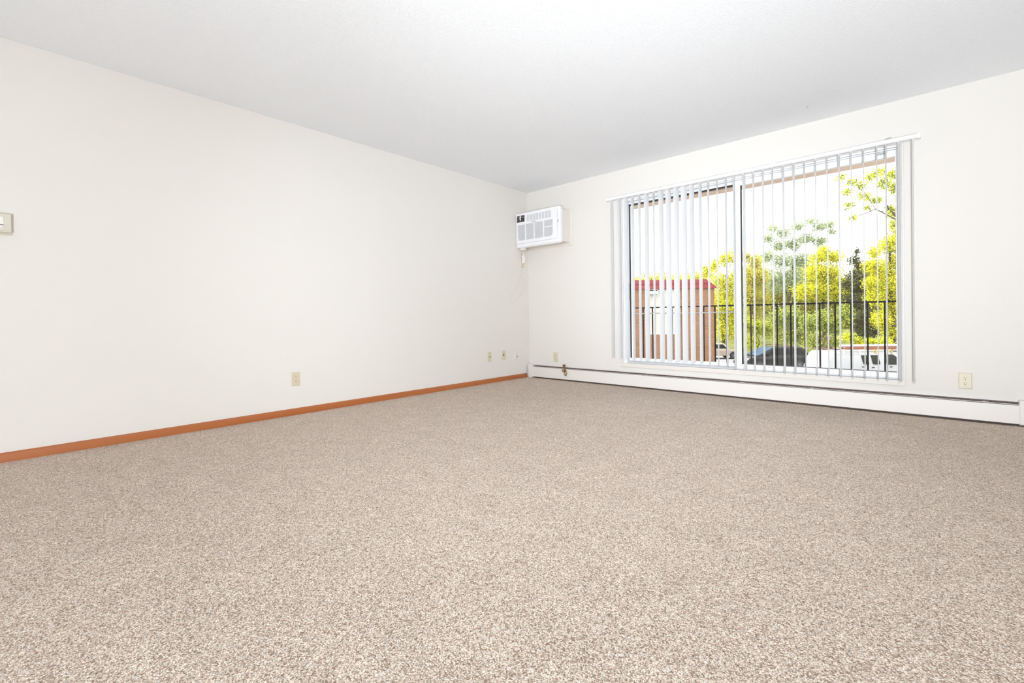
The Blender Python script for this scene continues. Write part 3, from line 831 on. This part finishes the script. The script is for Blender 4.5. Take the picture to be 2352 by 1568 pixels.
def car(name, loc, rz, label, cat, paint, W, top, greenhouse, x0, x1, z0, wheels, rw, glass_m, shield_m, side_wins, ws, rwin, lamps, extra=None):
    c = empty(name, loc, rz, label, cat)
    h = W / 2
    body = MB().prism(arch_profile(x0, x1, z0, top, wheels, rw + 0.05), -h, h, 'y')
    body.build('body', paint, c, bevel=0.05, smooth=40, seg=3)
    gl, gh = greenhouse          # lower and upper outlines of the cabin: (x, z) rear..front, upper inset in y
    cab = MB()
    ins = 0.16
    lo = [(gl[0][0], -h + 0.05, gl[0][1]), (gl[1][0], -h + 0.05, gl[1][1]), (gl[1][0], h - 0.05, gl[1][1]), (gl[0][0], h - 0.05, gl[0][1])]
    hi = [(gh[0][0], -h + ins, gh[0][1]), (gh[1][0], -h + ins, gh[1][1]), (gh[1][0], h - ins, gh[1][1]), (gh[0][0], h - ins, gh[0][1])]
    cab.add(lo + hi, [(3, 2, 1, 0), (4, 5, 6, 7), (0, 1, 5, 4), (1, 2, 6, 5), (2, 3, 7, 6), (3, 0, 4, 7)])
    cab.build('cabin', paint, c, bevel=0.06, smooth=40, seg=3)
    zl, zh = gl[0][1], gh[0][1]
    def ys(z, s):
        t = (z - zl) / (zh - zl)
        return s * (h - 0.05 - (ins - 0.05) * t + 0.008)
    for poly in side_wins:
        for s in (-1, 1):
            m_ = MB()
            m_.add([(x, ys(z, s), z) for x, z in poly] + [(x, ys(z, s) - s * 0.02, z) for x, z in poly],
                   [tuple(range(len(poly))), tuple(range(len(poly), 2 * len(poly)))[::-1]] + [(i, (i + 1) % len(poly), len(poly) + (i + 1) % len(poly), len(poly) + i) for i in range(len(poly))])
            m_.build('side_window', glass_m, c)
    for (a, b_), nm, gm in ((ws, 'windshield', shield_m), (rwin, 'rear_window', glass_m)):
        (xa, za), (xb, zb) = a, b_
        m_ = MB()
        dx = 0.012 if nm == 'windshield' else -0.012
        q = [(xa + dx, -h + 0.11, za), (xa + dx, h - 0.11, za), (xb + dx, h - 0.22, zb), (xb + dx, -h + 0.22, zb)]
        m_.add(q + [(x - dx * 2, y, z - 0.02) for x, y, z in q], [(0, 1, 2, 3), (7, 6, 5, 4), (0, 4, 5, 1), (1, 5, 6, 2), (2, 6, 7, 3), (3, 7, 4, 0)])
        m_.build(nm, gm, c)
    for x in wheels:
        for s in (-1, 1):
            wheel(c, x, s * (h - 0.10), rw, 0.20, s)
    for nm, m_, a, b_ in lamps:
        B(a, b_).build(nm, m_, c, bevel=0.01)
    for s in (-1, 1):
        sx = (ws[0][0] + ws[1][0]) / 2 - 0.25
        B((sx, s * (h - 0.02), zl + 0.02), (sx + 0.14, s * (h + 0.14), zl + 0.16)).build('mirror', paint, c, bevel=0.03, seg=3)
    return c

# gold sedan, nose to the right, half hidden by the brick building
car('sedan', lot(16.9, 42.9), LROT, 'pale gold sedan parked behind the corner of the brick building', 'car', CARGOLD, 1.75,
    [(0.0, 0.55), (0.05, 0.92), (0.95, 0.97), (3.10, 0.95), (4.05, 0.82), (4.42, 0.62), (4.45, 0.40)],
    (((0.75, 0.94), (3.45, 0.92)), ((1.35, 1.43), (2.75, 1.43))), 0.0, 4.45, 0.26, (0.85, 3.55), 0.31, TINT, TINT,
    [[(1.05, 0.98), (1.90, 0.98), (1.90, 1.36), (1.48, 1.36)], [(1.97, 0.98), (2.98, 0.98), (2.62, 1.36), (1.97, 1.36)]],
    ((3.42, 0.96), (2.80, 1.40)), ((0.78, 0.97), (1.32, 1.40)),
    [('tail_lamp', TAIL, (-0.02, -0.87, 0.62), (0.10, -0.55, 0.86)), ('headlamp', ALU, (4.30, -0.85, 0.55), (4.42, -0.5, 0.72)), ('bumper', CARGOLD, (4.38, -0.8, 0.28), (4.52, 0.8, 0.50))])

# dark wagon, nose to the left (modelled nose to the right and turned round)
wg = car('wagon', lot(21.95, 34.3), LROT + math.pi, 'dark station wagon with a blue reflection painted into its windshield parked beside the white van', 'car', CARDARK, 1.85,
    [(0.0, 0.55), (0.04, 1.02), (0.3, 1.08), (3.0, 1.06), (3.9, 1.00), (4.55, 0.88), (4.78, 0.66), (4.80, 0.40)],
    (((0.10, 1.04), (3.95, 1.02)), ((0.62, 1.64), (2.72, 1.66))), 0.0, 4.80, 0.21, (0.95, 3.85), 0.35, TINT, SHIELD,
    [[(0.50, 1.10), (1.30, 1.10), (1.32, 1.56), (0.78, 1.54)], [(1.38, 1.10), (2.20, 1.10), (2.20, 1.57), (1.40, 1.57)], [(2.28, 1.10), (3.40, 1.10), (2.66, 1.57), (2.28, 1.57)]],
    ((3.90, 1.06), (2.80, 1.62)), ((0.14, 1.08), (0.56, 1.58)),
    [('headlamp', ALU, (4.55, -0.90, 0.66), (4.74, -0.52, 0.82)), ('headlamp', ALU, (4.55, 0.60, 0.72), (4.72, 0.90, 0.86)), ('bumper', CARDARK, (4.70, -0.85, 0.32), (4.88, 0.85, 0.60))])
for s in (-1, 1):
    MB().tube([(0.75, s * 0.66, 1.66), (0.82, s * 0.66, 1.72), (2.45, s * 0.66, 1.74), (2.55, s * 0.66, 1.68)], 0.022, 8).build('roof_rail', IRON, wg, smooth=50)
for x in (1.2, 2.1):
    MB().tube([(x, -0.66, 1.725), (x, 0.66, 1.725)], 0.02, 8).build('cross_bar', mat('rust_bar', (0.30, 0.10, 0.06), 0.6, var=(10, (0.25, 0.09, 0.05))), wg, smooth=50)

# white work van, nose to the right, its tail in the sun
vn = empty('van', lot(16.55, 25.0), LROT, 'white work van with a loaded roof rack parked nearest the balcony', 'van')
h = 1.0
vtop = [(0.0, 0.50), (0.02, 1.15), (0.12, 1.55), (0.26, 1.90), (0.42, 2.02), (3.55, 2.04), (3.85, 1.98), (4.55, 1.42), (5.15, 1.25), (5.45, 1.05), (5.50, 0.55)]
low = arch_profile(0.0, 5.5, 0.32, vtop, (1.05, 4.45), 0.42)
inset = [(x, z) for x, z in low]
vb = MB()
# body in three lengthwise slabs so the roof rounds in at the sides
def tum(z, s):
    return s * (h - (0.14 * max(0.0, (z - 1.1) / 0.95) ** 1.5))
nP = len(low)
vs_ = [(x, tum(z, -1), z) for x, z in low] + [(x, tum(z, 1), z) for x, z in low]
vb.add(vs_, [tuple(range(nP))[::-1], tuple(range(nP, 2 * nP))] + [(i, (i + 1) % nP, nP + (i + 1) % nP, nP + i) for i in range(nP)])
vb.build('body', VANW, vn, bevel=0.05, smooth=35, seg=3)
def vside(poly, name, m_, s=-1, t=0.01):
    q = MB()
    n_ = len(poly)
    q.add([(x, tum(z, s) + s * t, z) for x, z in poly] + [(x, tum(z, s) - s * 0.02, z) for x, z in poly],
          [tuple(range(n_)), tuple(range(n_, 2 * n_))[::-1]] + [(i, (i + 1) % n_, n_ + (i + 1) % n_, n_ + i) for i in range(n_)])
    return q.build(name, m_, vn)
SEAM = mat('panel_seam', (0.38, 0.38, 0.37), 0.6, var=(20, (0.42, 0.42, 0.41)))
for s in (-1, 1):
    vside([(1.83, 1.86), (2.16, 1.86), (2.22, 1.42), (2.17, 1.38), (1.99, 1.38), (1.94, 1.42)], 'side_window', TINT, s)
    vside([(2.33, 1.86), (2.72, 1.86), (2.80, 1.42), (2.77, 1.38), (2.47, 1.38), (2.43, 1.42)], 'side_window', TINT, s)
    vside([(3.08, 1.88), (3.52, 1.88), (4.10, 1.42), (4.06, 1.36), (3.14, 1.36)], 'door_window', TINT, s)
    for x in (0.36, 1.72, 2.27, 2.95):
        vside([(x, 1.90), (x + 0.012, 1.90), (x + 0.10, 0.6), (x + 0.088, 0.6)] if x > 1 else [(x, 1.90), (x + 0.014, 1.90), (x + 0.014, 0.5), (x, 0.5)], 'door_seam', SEAM, s, 0.006)
    vside([(0.5, 1.925), (2.9, 1.925), (2.9, 1.945), (0.5, 1.945)], 'drip_rail', SEAM, s, 0.012)
    for x, z in ((1.90, 1.26), (2.42, 1.22), (3.35, 1.24)):
        vside([(x - 0.05, z - 0.02), (x + 0.05, z - 0.02), (x + 0.05, z + 0.02), (x - 0.05, z + 0.02)], 'door_handle', IRON, s, 0.03)
    for x in (1.05, 4.45):
        wheel(vn, x, s * 0.88, 0.36, 0.22, s)
    B((3.95, s * 1.0, 1.22), (4.10, s * 1.20, 1.50)).build('mirror', IRON, vn, bevel=0.02)
q = MB()
q.add([(4.545, -0.80, 1.45), (4.545, 0.80, 1.45), (3.90, 0.74, 1.96), (3.90, -0.74, 1.96), (4.50, -0.80, 1.42), (4.50, 0.80, 1.42), (3.86, 0.74, 1.92), (3.86, -0.74, 1.92)], [(0, 1, 2, 3), (7, 6, 5, 4), (0, 4, 5, 1), (1, 5, 6, 2), (2, 6, 7, 3), (3, 7, 4, 0)])
for i in range(4):
    q.v[i] = (q.v[i][0] + 0.02, q.v[i][1], q.v[i][2] + 0.02)
q.build('windshield', SHIELD, vn)
B((-0.06, -0.9, 0.36), (0.06, 0.9, 0.55)).build('bumper', ALU, vn, bevel=0.02)
B((5.42, -0.9, 0.36), (5.58, 0.9, 0.62)).build('bumper', IRON, vn, bevel=0.02)
for s in (-1, 1):
    B((-0.02, s * 0.82, 0.52), (0.05, s * 0.96, 0.86)).build('tail_lamp', TAIL, vn, bevel=0.01)
# roof rack: posts on the drip rails and cross bars
for i, (x, m_) in enumerate(((0.95, ALU), (1.78, ALU), (2.62, YELLOW), (3.45, YELLOW))):
    rk = MB()
    for s in (-1, 1):
        rk.box((x - 0.03, s * 0.82, 1.93), (x + 0.05, s * 0.90, 2.14))
    rk.box((x - 0.02, -0.90, 2.10), (x + 0.03, 0.90, 2.15))
    rk.build('rack_bar', m_, vn)
rk = MB()
for s in (-1, 1):
    rk.tube([(0.55, s * 0.86, 2.105), (3.85, s * 0.86, 2.105)], 0.028, 8)
rk.build('rack_rail', ALU, vn, smooth=50)
# extension ladder lying on the rack, its rails seen on edge
ld = empty('extension_ladder', lot(16.55, 25.0, G + 2.15), LROT, 'long orange ladder lying on the roof rack of the white van', 'ladder')
for y in (-0.72, -0.30):
    B((1.15, y - 0.03, 0.0), (4.9, y + 0.03, 0.145)).build('side_rail', ORANGE, ld)
rg = MB()
for k in range(13):
    rg.tube([(1.3 + 0.28 * k, -0.70, 0.08), (1.3 + 0.28 * k, -0.32, 0.08)], 0.016, 8)
rg.build('rungs', ALU, ld, smooth=50)
pp = MB().tube([(0, 0, 0), (3.55, 0, 0)], 0.055, 14).build('sunlit_face_bar', mat('sunlit_face_white', (0.80, 0.76, 0.74), 0.4, var=(6, (0.78, 0.74, 0.72))), smooth=40)
pp.location, pp.rotation_euler = lot(17.55, 24.45, G + 2.35), (0, 0, LROT)  # added bar, its white stands for the sunlit upper face of the ladder
tag(pp, 'white bar standing in for the sunlit upper face of the orange ladder', 'pipe')
# folded timber trestle standing up at the tail of the rack
ts = empty('timber_trestle', lot(16.55, 25.0, G + 2.15), LROT, 'folded brown timber trestle standing at the rear of the van roof', 'trestle')
for a, b_ in (((0.32, -0.25, 0.05), (0.80, -0.25, 0.66)), ((0.52, -0.15, 0.66), (0.86, -0.15, 0.05)), ((0.50, -0.2, 0.68), (0.86, -0.2, 0.64)), ((0.10, 0.15, 0.30), (0.50, 0.15, 0.68)), ((0.50, 0.15, 0.68), (0.53, 0.05, 0.22))):
    MB().tube([a, b_], 0.026, 6).build('leg', WOODY, ts)
for a, b_ in (((0.28, -0.75, 0.02), (0.28, 0.75, 0.02)), ((0.88, -0.75, 0.02), (0.88, 0.75, 0.02)), ((-0.2, -0.1, 0.06), (0.92, -0.1, 0.06))):
    MB().tube([a, b_], 0.03, 6).build('runner', WOODY, ts)

# ------------------------------------------------------------------ trees beyond the lot
def leaves(blobs, d0, size, density, seed):
    """blobs: (s, z, rs, rz) at lot distance d0; returns vertices of separate four-cornered leaves"""
    rng = np.random.default_rng(seed)
    V = []
    for s, z, rs, rz in blobs:
        n = int(density * math.pi * rs * rz / (size * size * 0.6)) + 20
        u = rng.normal(size=(n, 3))
        u /= np.linalg.norm(u, axis=1)[:, None]
        r = rng.random(n) ** 0.45
        r = r * (1 + 0.18 * rng.normal(size=n))
        c = np.stack([s + u[:, 0] * r * rs, d0 + u[:, 1] * r * rs + rng.normal(size=n) * 0.1, z + u[:, 2] * r * rz], 1)
        a = rng.normal(size=(n, 3)); a /= np.linalg.norm(a, axis=1)[:, None]
        b = rng.normal(size=(n, 3)); b = np.cross(a, b); b /= np.linalg.norm(b, axis=1)[:, None]
        sz = size * (0.6 + 0.8 * rng.random(n))[:, None]
        V.append(np.stack([c - a * sz * 0.55, c - b * sz * 0.33, c + a * sz * 0.55, c + b * sz * 0.33], 1))
    return np.concatenate(V).reshape(-1, 3)

def leaf_object(name, V, m, parent):
    n = len(V) // 4
    base = np.array([CAM.x, CAM.y])
    P = np.empty_like(V)
    org = np.array(parent.location)
    P[:, 0] = base[0] + V[:, 0] * LS.x + V[:, 1] * LD.x - org[0]
    P[:, 1] = base[1] + V[:, 0] * LS.y + V[:, 1] * LD.y - org[1]
    P[:, 2] = V[:, 2] - org[2]
    me = bpy.data.meshes.new(name)
    me.vertices.add(4 * n)
    me.vertices.foreach_set('co', P.astype(np.float32).ravel())
    me.loops.add(4 * n)
    me.loops.foreach_set('vertex_index', np.arange(4 * n, dtype=np.int32))
    me.polygons.add(n)
    me.polygons.foreach_set('loop_start', np.arange(0, 4 * n, 4, dtype=np.int32))
    me.update(calc_edges=True)
    me.validate()
    me.materials.append(m)
    o = bpy.data.objects.new(name, me)
    COL.objects.link(o)
    o.parent = parent
    o['kind'] = 'stuff'
    return o

def wood(parent, s0, d0, zg, blobs, r0, extra=0, seed=0, key_in=None):
    """trunk with limbs reaching into every leaf mass and twigs inside them"""
    rnd = random.Random(seed)
    m = MB()
    org = Vector(parent.location)
    def W(s, d, z):
        return Vector(lot(s, d, z)) - org
    zs = [b[1] for b in blobs]
    zlo, zhi = min(zs), max(zs)
    sc = sum(b[0] for b in blobs) / len(blobs)
    zf = zg + (zhi - zg) * 0.82
    trunk = [(s0 + (sc - s0) * t * t + rnd.uniform(-0.12, 0.12), d0 + rnd.uniform(-0.1, 0.1), zg - 0.1 + (zf - zg) * t) for t in (0, 0.2, 0.4, 0.6, 0.8, 1.0)]
    m.tube([W(*p) for p in trunk], [r0 * (1.1 - 0.85 * i / 5) for i in range(6)], 8)
    nodes = []          # (s, d, z, radius): points a limb may start from
    for i in range(5):
        for f in (0.0, 0.5):
            t = (i + f) / 5
            if t >= 0.22:
                nodes.append(tuple(trunk[i][k] + (trunk[i + 1][k] - trunk[i][k]) * f for k in range(3)) + (r0 * (1.1 - 0.85 * t),))
    for s, z, rs, rz in sorted(blobs, key=lambda b: (b[0] - sc) ** 2 * 0.5 + (b[1] - zlo) ** 2 * 0.4 if key_in is None else -b[0]):
        e = (s, d0 + rnd.uniform(-0.35, 0.35) * rs, z)
        best = min(nodes, key=lambda q: math.dist(q[:3], e) + (1.2 * max(0.0, q[2] - z + 0.2)) + 0.02 / q[3])
        rb = max(0.012, best[3] * 0.55)
        mid = [(best[k] + e[k]) / 2 + rnd.uniform(-0.12, 0.12) * math.dist(best[:3], e) for k in range(3)]
        mid[2] += 0.10 * abs(e[0] - best[0])
        m.tube([W(*best[:3]), W(*mid), W(*e)], [rb, rb * 0.75, rb * 0.5], 6)
        nodes.append(tuple(mid) + (rb * 0.75,))
        nodes.append(e + (rb * 0.6,))
        for q in range(4 + extra):
            aa = rnd.uniform(0, 2 * math.pi)
            tip = [s + rs * 0.9 * math.cos(aa), e[1] + rnd.uniform(-0.6, 0.6) * rs, z + rz * 0.9 * math.sin(aa)]
            kk = [e[j] + (tip[j] - e[j]) * 0.5 + rnd.uniform(-0.10, 0.10) for j in range(3)]
            rt_ = min(rb * 0.4, 0.022)
            m.tube([W(*e), W(*kk), W(*tip)], [rt_, rt_ * 0.6, rt_ * 0.25], 4)
    m.build('trunk', BARK, parent, smooth=60)

CROWNS = {
'A':(59,19.04,[(15.08,4.43,1.9,1.45),(17.21,4.68,1.68,1.45),(19.28,4.93,1.68,1.34),(20.95,4.63,1.68,1.4),(17.85,2.16,2.23,2.23)]),
'B':(54.5,21.51,[(20.64,4.32,1.34,1.34),(22.19,4.66,1.34,1.45),(23.5,5.83,0.83,1.03),(22.79,2.48,1.65,2.06)]),
'C':(49.5,23.01,[(22.14,6.15,0.52,0.75),(23.18,6.7,0.66,0.84),(24.17,6.96,0.7,0.94),(22.5,4.18,1.03,1.41),(23.9,3.92,1.22,1.59),(22.71,1.6,1.31,1.59),(24.25,1.25,1.41,1.69),(23.15,-0.75,1.41,1.41)]),
'D':(54,28.47,[(27.74,7.51,0.61,0.72),(28.91,6.88,0.82,0.92),(28.23,5.2,1.12,1.23),(29.41,4.93,1.02,1.23),(27.85,2.91,1.23,1.43),(29.38,2.38,1.23,1.43),(28.59,0.09,1.43,1.53)]),
'E':(60,36.41,[(34.44,12.0,0.91,0.57),(35.85,11.3,0.91,0.8),(37.68,12.13,1.02,0.68),(39.39,12.79,1.25,0.45),(40.4,11.98,0.91,0.68),(41.82,12.36,0.91,0.57),(42.21,11.39,0.57,0.45),(33.86,10.59,0.91,0.68),(35.27,9.61,1.14,0.8),(37.09,9.87,1.02,0.91),(38.8,10.53,1.14,0.8),(40.61,10.11,1.02,0.8),(33.55,8.22,1.25,1.02),(35.82,7.62,1.48,1.14),(38.09,7.59,1.48,1.25),(36.65,5.34,2.05,1.48),(34.66,5.08,1.7,1.7)]),
'F':(50,34.18,[(34.21,7.46,0.66,0.66),(33.64,6.81,0.95,0.76),(35.29,6.88,0.95,0.76),(33.39,5.25,1.23,1.04),(35.04,5.09,1.23,1.14),(33.84,3.35,1.52,1.23),(35.74,3.33,1.14,1.14),(32.18,3.14,1.33,1.04)]),
'G':(47,35.47,[(35.54,7.02,0.27,0.36),(35.26,6.13,0.62,0.53),(35.79,5.5,0.53,0.53),(35.43,4.44,0.98,0.8),(34.71,3.6,0.8,0.71),(36.04,3.14,0.8,0.8),(35.23,2.04,1.25,0.98),(36.25,1.36,0.98,0.89)]),
'H':(38.8,32.37,[(31.99,6.55,0.73,0.81),(30.88,5.84,0.51,0.59),(32.71,5.08,0.81,1.1),(31.16,4.55,0.73,0.81),(31.96,3.25,0.96,1.03),(30.85,2.17,0.73,0.88),(32.5,1.41,0.88,1.03),(32.73,8.01,0.51,0.66),(31.38,0.14,0.81,0.88),(32.48,-0.98,0.81,0.88),(32.77,3.61,0.73,1.1),(32.37,9.11,0.44,0.59),(32.8,7.09,0.51,0.73),(30.32,4.74,0.51,0.59),(30.49,3.27,0.59,0.66),(33.64,6.53,0.88,1.47),(33.79,2.86,1.03,1.47),(33.59,-0.08,1.03,1.25)]),
'I':(30,30.08,[(25.05,9.78,0.45,0.4),(24.48,9.22,0.45,0.45),(23.63,9.65,0.4,0.34),(23.0,9.1,0.4,0.34),(22.44,9.3,0.34,0.28),(23.2,8.38,0.45,0.34),(22.06,8.68,0.34,0.28),(21.65,9.59,0.34,0.26),(22.2,7.78,0.34,0.28),(23.9,8.09,0.4,0.28),(25.1,8.93,0.34,0.51),(24.89,7.51,0.34,0.28),(24.2,9.93,0.4,0.34),(23.33,7.59,0.28,0.23),(22.48,6.98,0.23,0.23),(25.17,6.6,0.28,0.34),(25.75,8.63,0.62,1.14),(26.75,9.19,0.85,1.14),(27.89,9.74,1.02,1.25),(27.02,7.48,0.85,0.85),(29.31,10.28,1.14,1.25),(28.73,8.31,1.14,1.02)]),
'J':(44.5,24.18,[(22.8,-0.2,0.76,0.84),(23.89,-0.51,0.84,0.84),(25.03,-0.78,0.93,0.93),(23.2,-1.89,1.01,0.67)]),
'K':(42,25.61,[(24.42,0.21,0.88,0.95),(25.62,0.59,0.95,0.95),(26.81,-0.02,0.88,0.95),(25.01,-1.27,0.95,0.72),(26.2,-1.4,0.95,0.72)]),
'L':(38.8,26.41,[(25.32,-0.15,0.81,0.88),(26.35,0.21,0.81,0.96),(27.34,-0.36,0.81,0.88),(25.85,-1.63,0.96,0.66),(26.95,-1.82,0.96,0.66),(28.26,0.73,0.73,0.88)]),
'M':(43,33.14,[(32.54,0.1,0.65,0.81),(33.36,0.29,0.65,0.81),(32.94,-1.13,0.81,0.73),(33.96,-0.94,0.65,0.81)]),
'N':(36,27.75,[(26.55,-1.14,0.61,0.41),(27.5,-1.5,0.61,0.41),(28.42,-1.58,0.55,0.41),(29.27,-1.52,0.61,0.48)]),
}
PLANT = [
    # key, name, label, category, leaf material, leaf size, density, trunk radius, ground height
    ('A', 'yellow_tree', 'yellow tree showing just over the left end of the red roof edge', 'tree', L_YELLOW, 0.15, 8, 0.20),
    ('B', 'yellow_tree', 'yellow tree rising beyond the right end of the red roof edge', 'tree', L_YELLOW, 0.145, 8, 0.18),
    ('C', 'yellow_tree', 'slender bright yellow tree standing just right of the brick building', 'tree', L_YELLOW, 0.145, 5.5, 0.16),
    ('D', 'amber_tree', 'amber and olive tree right of the middle window stile', 'tree', L_AMBER, 0.15, 8, 0.20),
    ('E', 'tall_tree', 'tall thin pale green tree with bare limbs over the others', 'tree', L_PALE, 0.15, 5.5, 0.26),
    ('F', 'golden_tree', 'golden round-topped tree in front of the tall pale one', 'tree', L_YELLOW, 0.15, 8, 0.22),
    ('G', 'conifer', 'dark narrow conifer between the two golden trees', 'tree', L_DARK, 0.14, 7, 0.16),
    ('H', 'golden_tree', 'tall golden tree filling the right end of the window', 'tree', L_YELLOW, 0.13, 8, 0.22),
    ('I', 'maple_tree', 'near tree reaching one leafy bough in from the upper right', 'tree', L_LIME, 0.11, 4.8, 0.24),
    ('J', 'lime_bush', 'light green bush behind the windshield of the dark wagon', 'bush', L_LIME, 0.125, 7, 0.08),
    ('K', 'green_bush', 'broad green bush above the roof of the dark wagon', 'bush', L_GREEN, 0.125, 7, 0.09),
    ('L', 'olive_bush', 'olive bush behind the tail of the white van', 'bush', L_GREEN, 0.125, 7, 0.09),
    ('M', 'dark_shrub', 'dark evergreen shrub in the shade above the van roof', 'bush', L_DARK, 0.12, 8, 0.08),
    ('N', 'lime_hedge', 'low lime green hedge just above the ladder on the van', 'hedge', L_LIME, 0.12, 6, 0.05),
]
for i, (key, name, label, cat, lm, size, dens, r0) in enumerate(PLANT):
    d0, s0, blobs = CROWNS[key]
    zg = G + max(0.0, min(1.2, (d0 - 46.5) / 11.5 * 1.2))
    root = empty(name, lot(s0, d0, zg), 0, label, cat, 'trees and bushes beyond the parking lot')
    bpy.context.view_layer.update()
    wood(root, s0, d0, zg, blobs, r0, extra=3 if key in 'EI' else 0, seed=i, key_in='I' if key == 'I' else None)
    leaf_object('foliage', leaves(blobs, d0, size, dens, 100 + i), lm, root)

# wooded slope closing the view far behind
fw = empty('woodland', lot(30, 72, G + 2.1), 0, 'distant hazy woodland closing the view behind the trees', 'woodland', kind='stuff')
bpy.context.view_layer.update()
rngw = random.Random(5)
bl_ = []
for k in range(46):
    s = 16 + k * 1.35
    zt_ = 4.6 + 0.9 * math.sin(k * 0.9) + (2.2 if k > 14 else 0)
    z = -1.0
    while z < zt_:
        bl_.append((s + rngw.uniform(-0.6, 0.6), z, 1.7, 1.5))
        z += 2.0
leaf_object('foliage', leaves(bl_, 72, 0.24, 5.5, 77), leaf_mat('leaves_woodland', [(0.112, 0.135, 0.022), (0.383, 0.383, 0.056), (0.619, 0.517, 0.068), (0.270, 0.293, 0.056)]), fw)
wood(fw, 30, 72, G + 2.1, [(18 + 4.5 * k, 2.5, 1.5, 1.5) for k in range(13)], 0.2, seed=9)
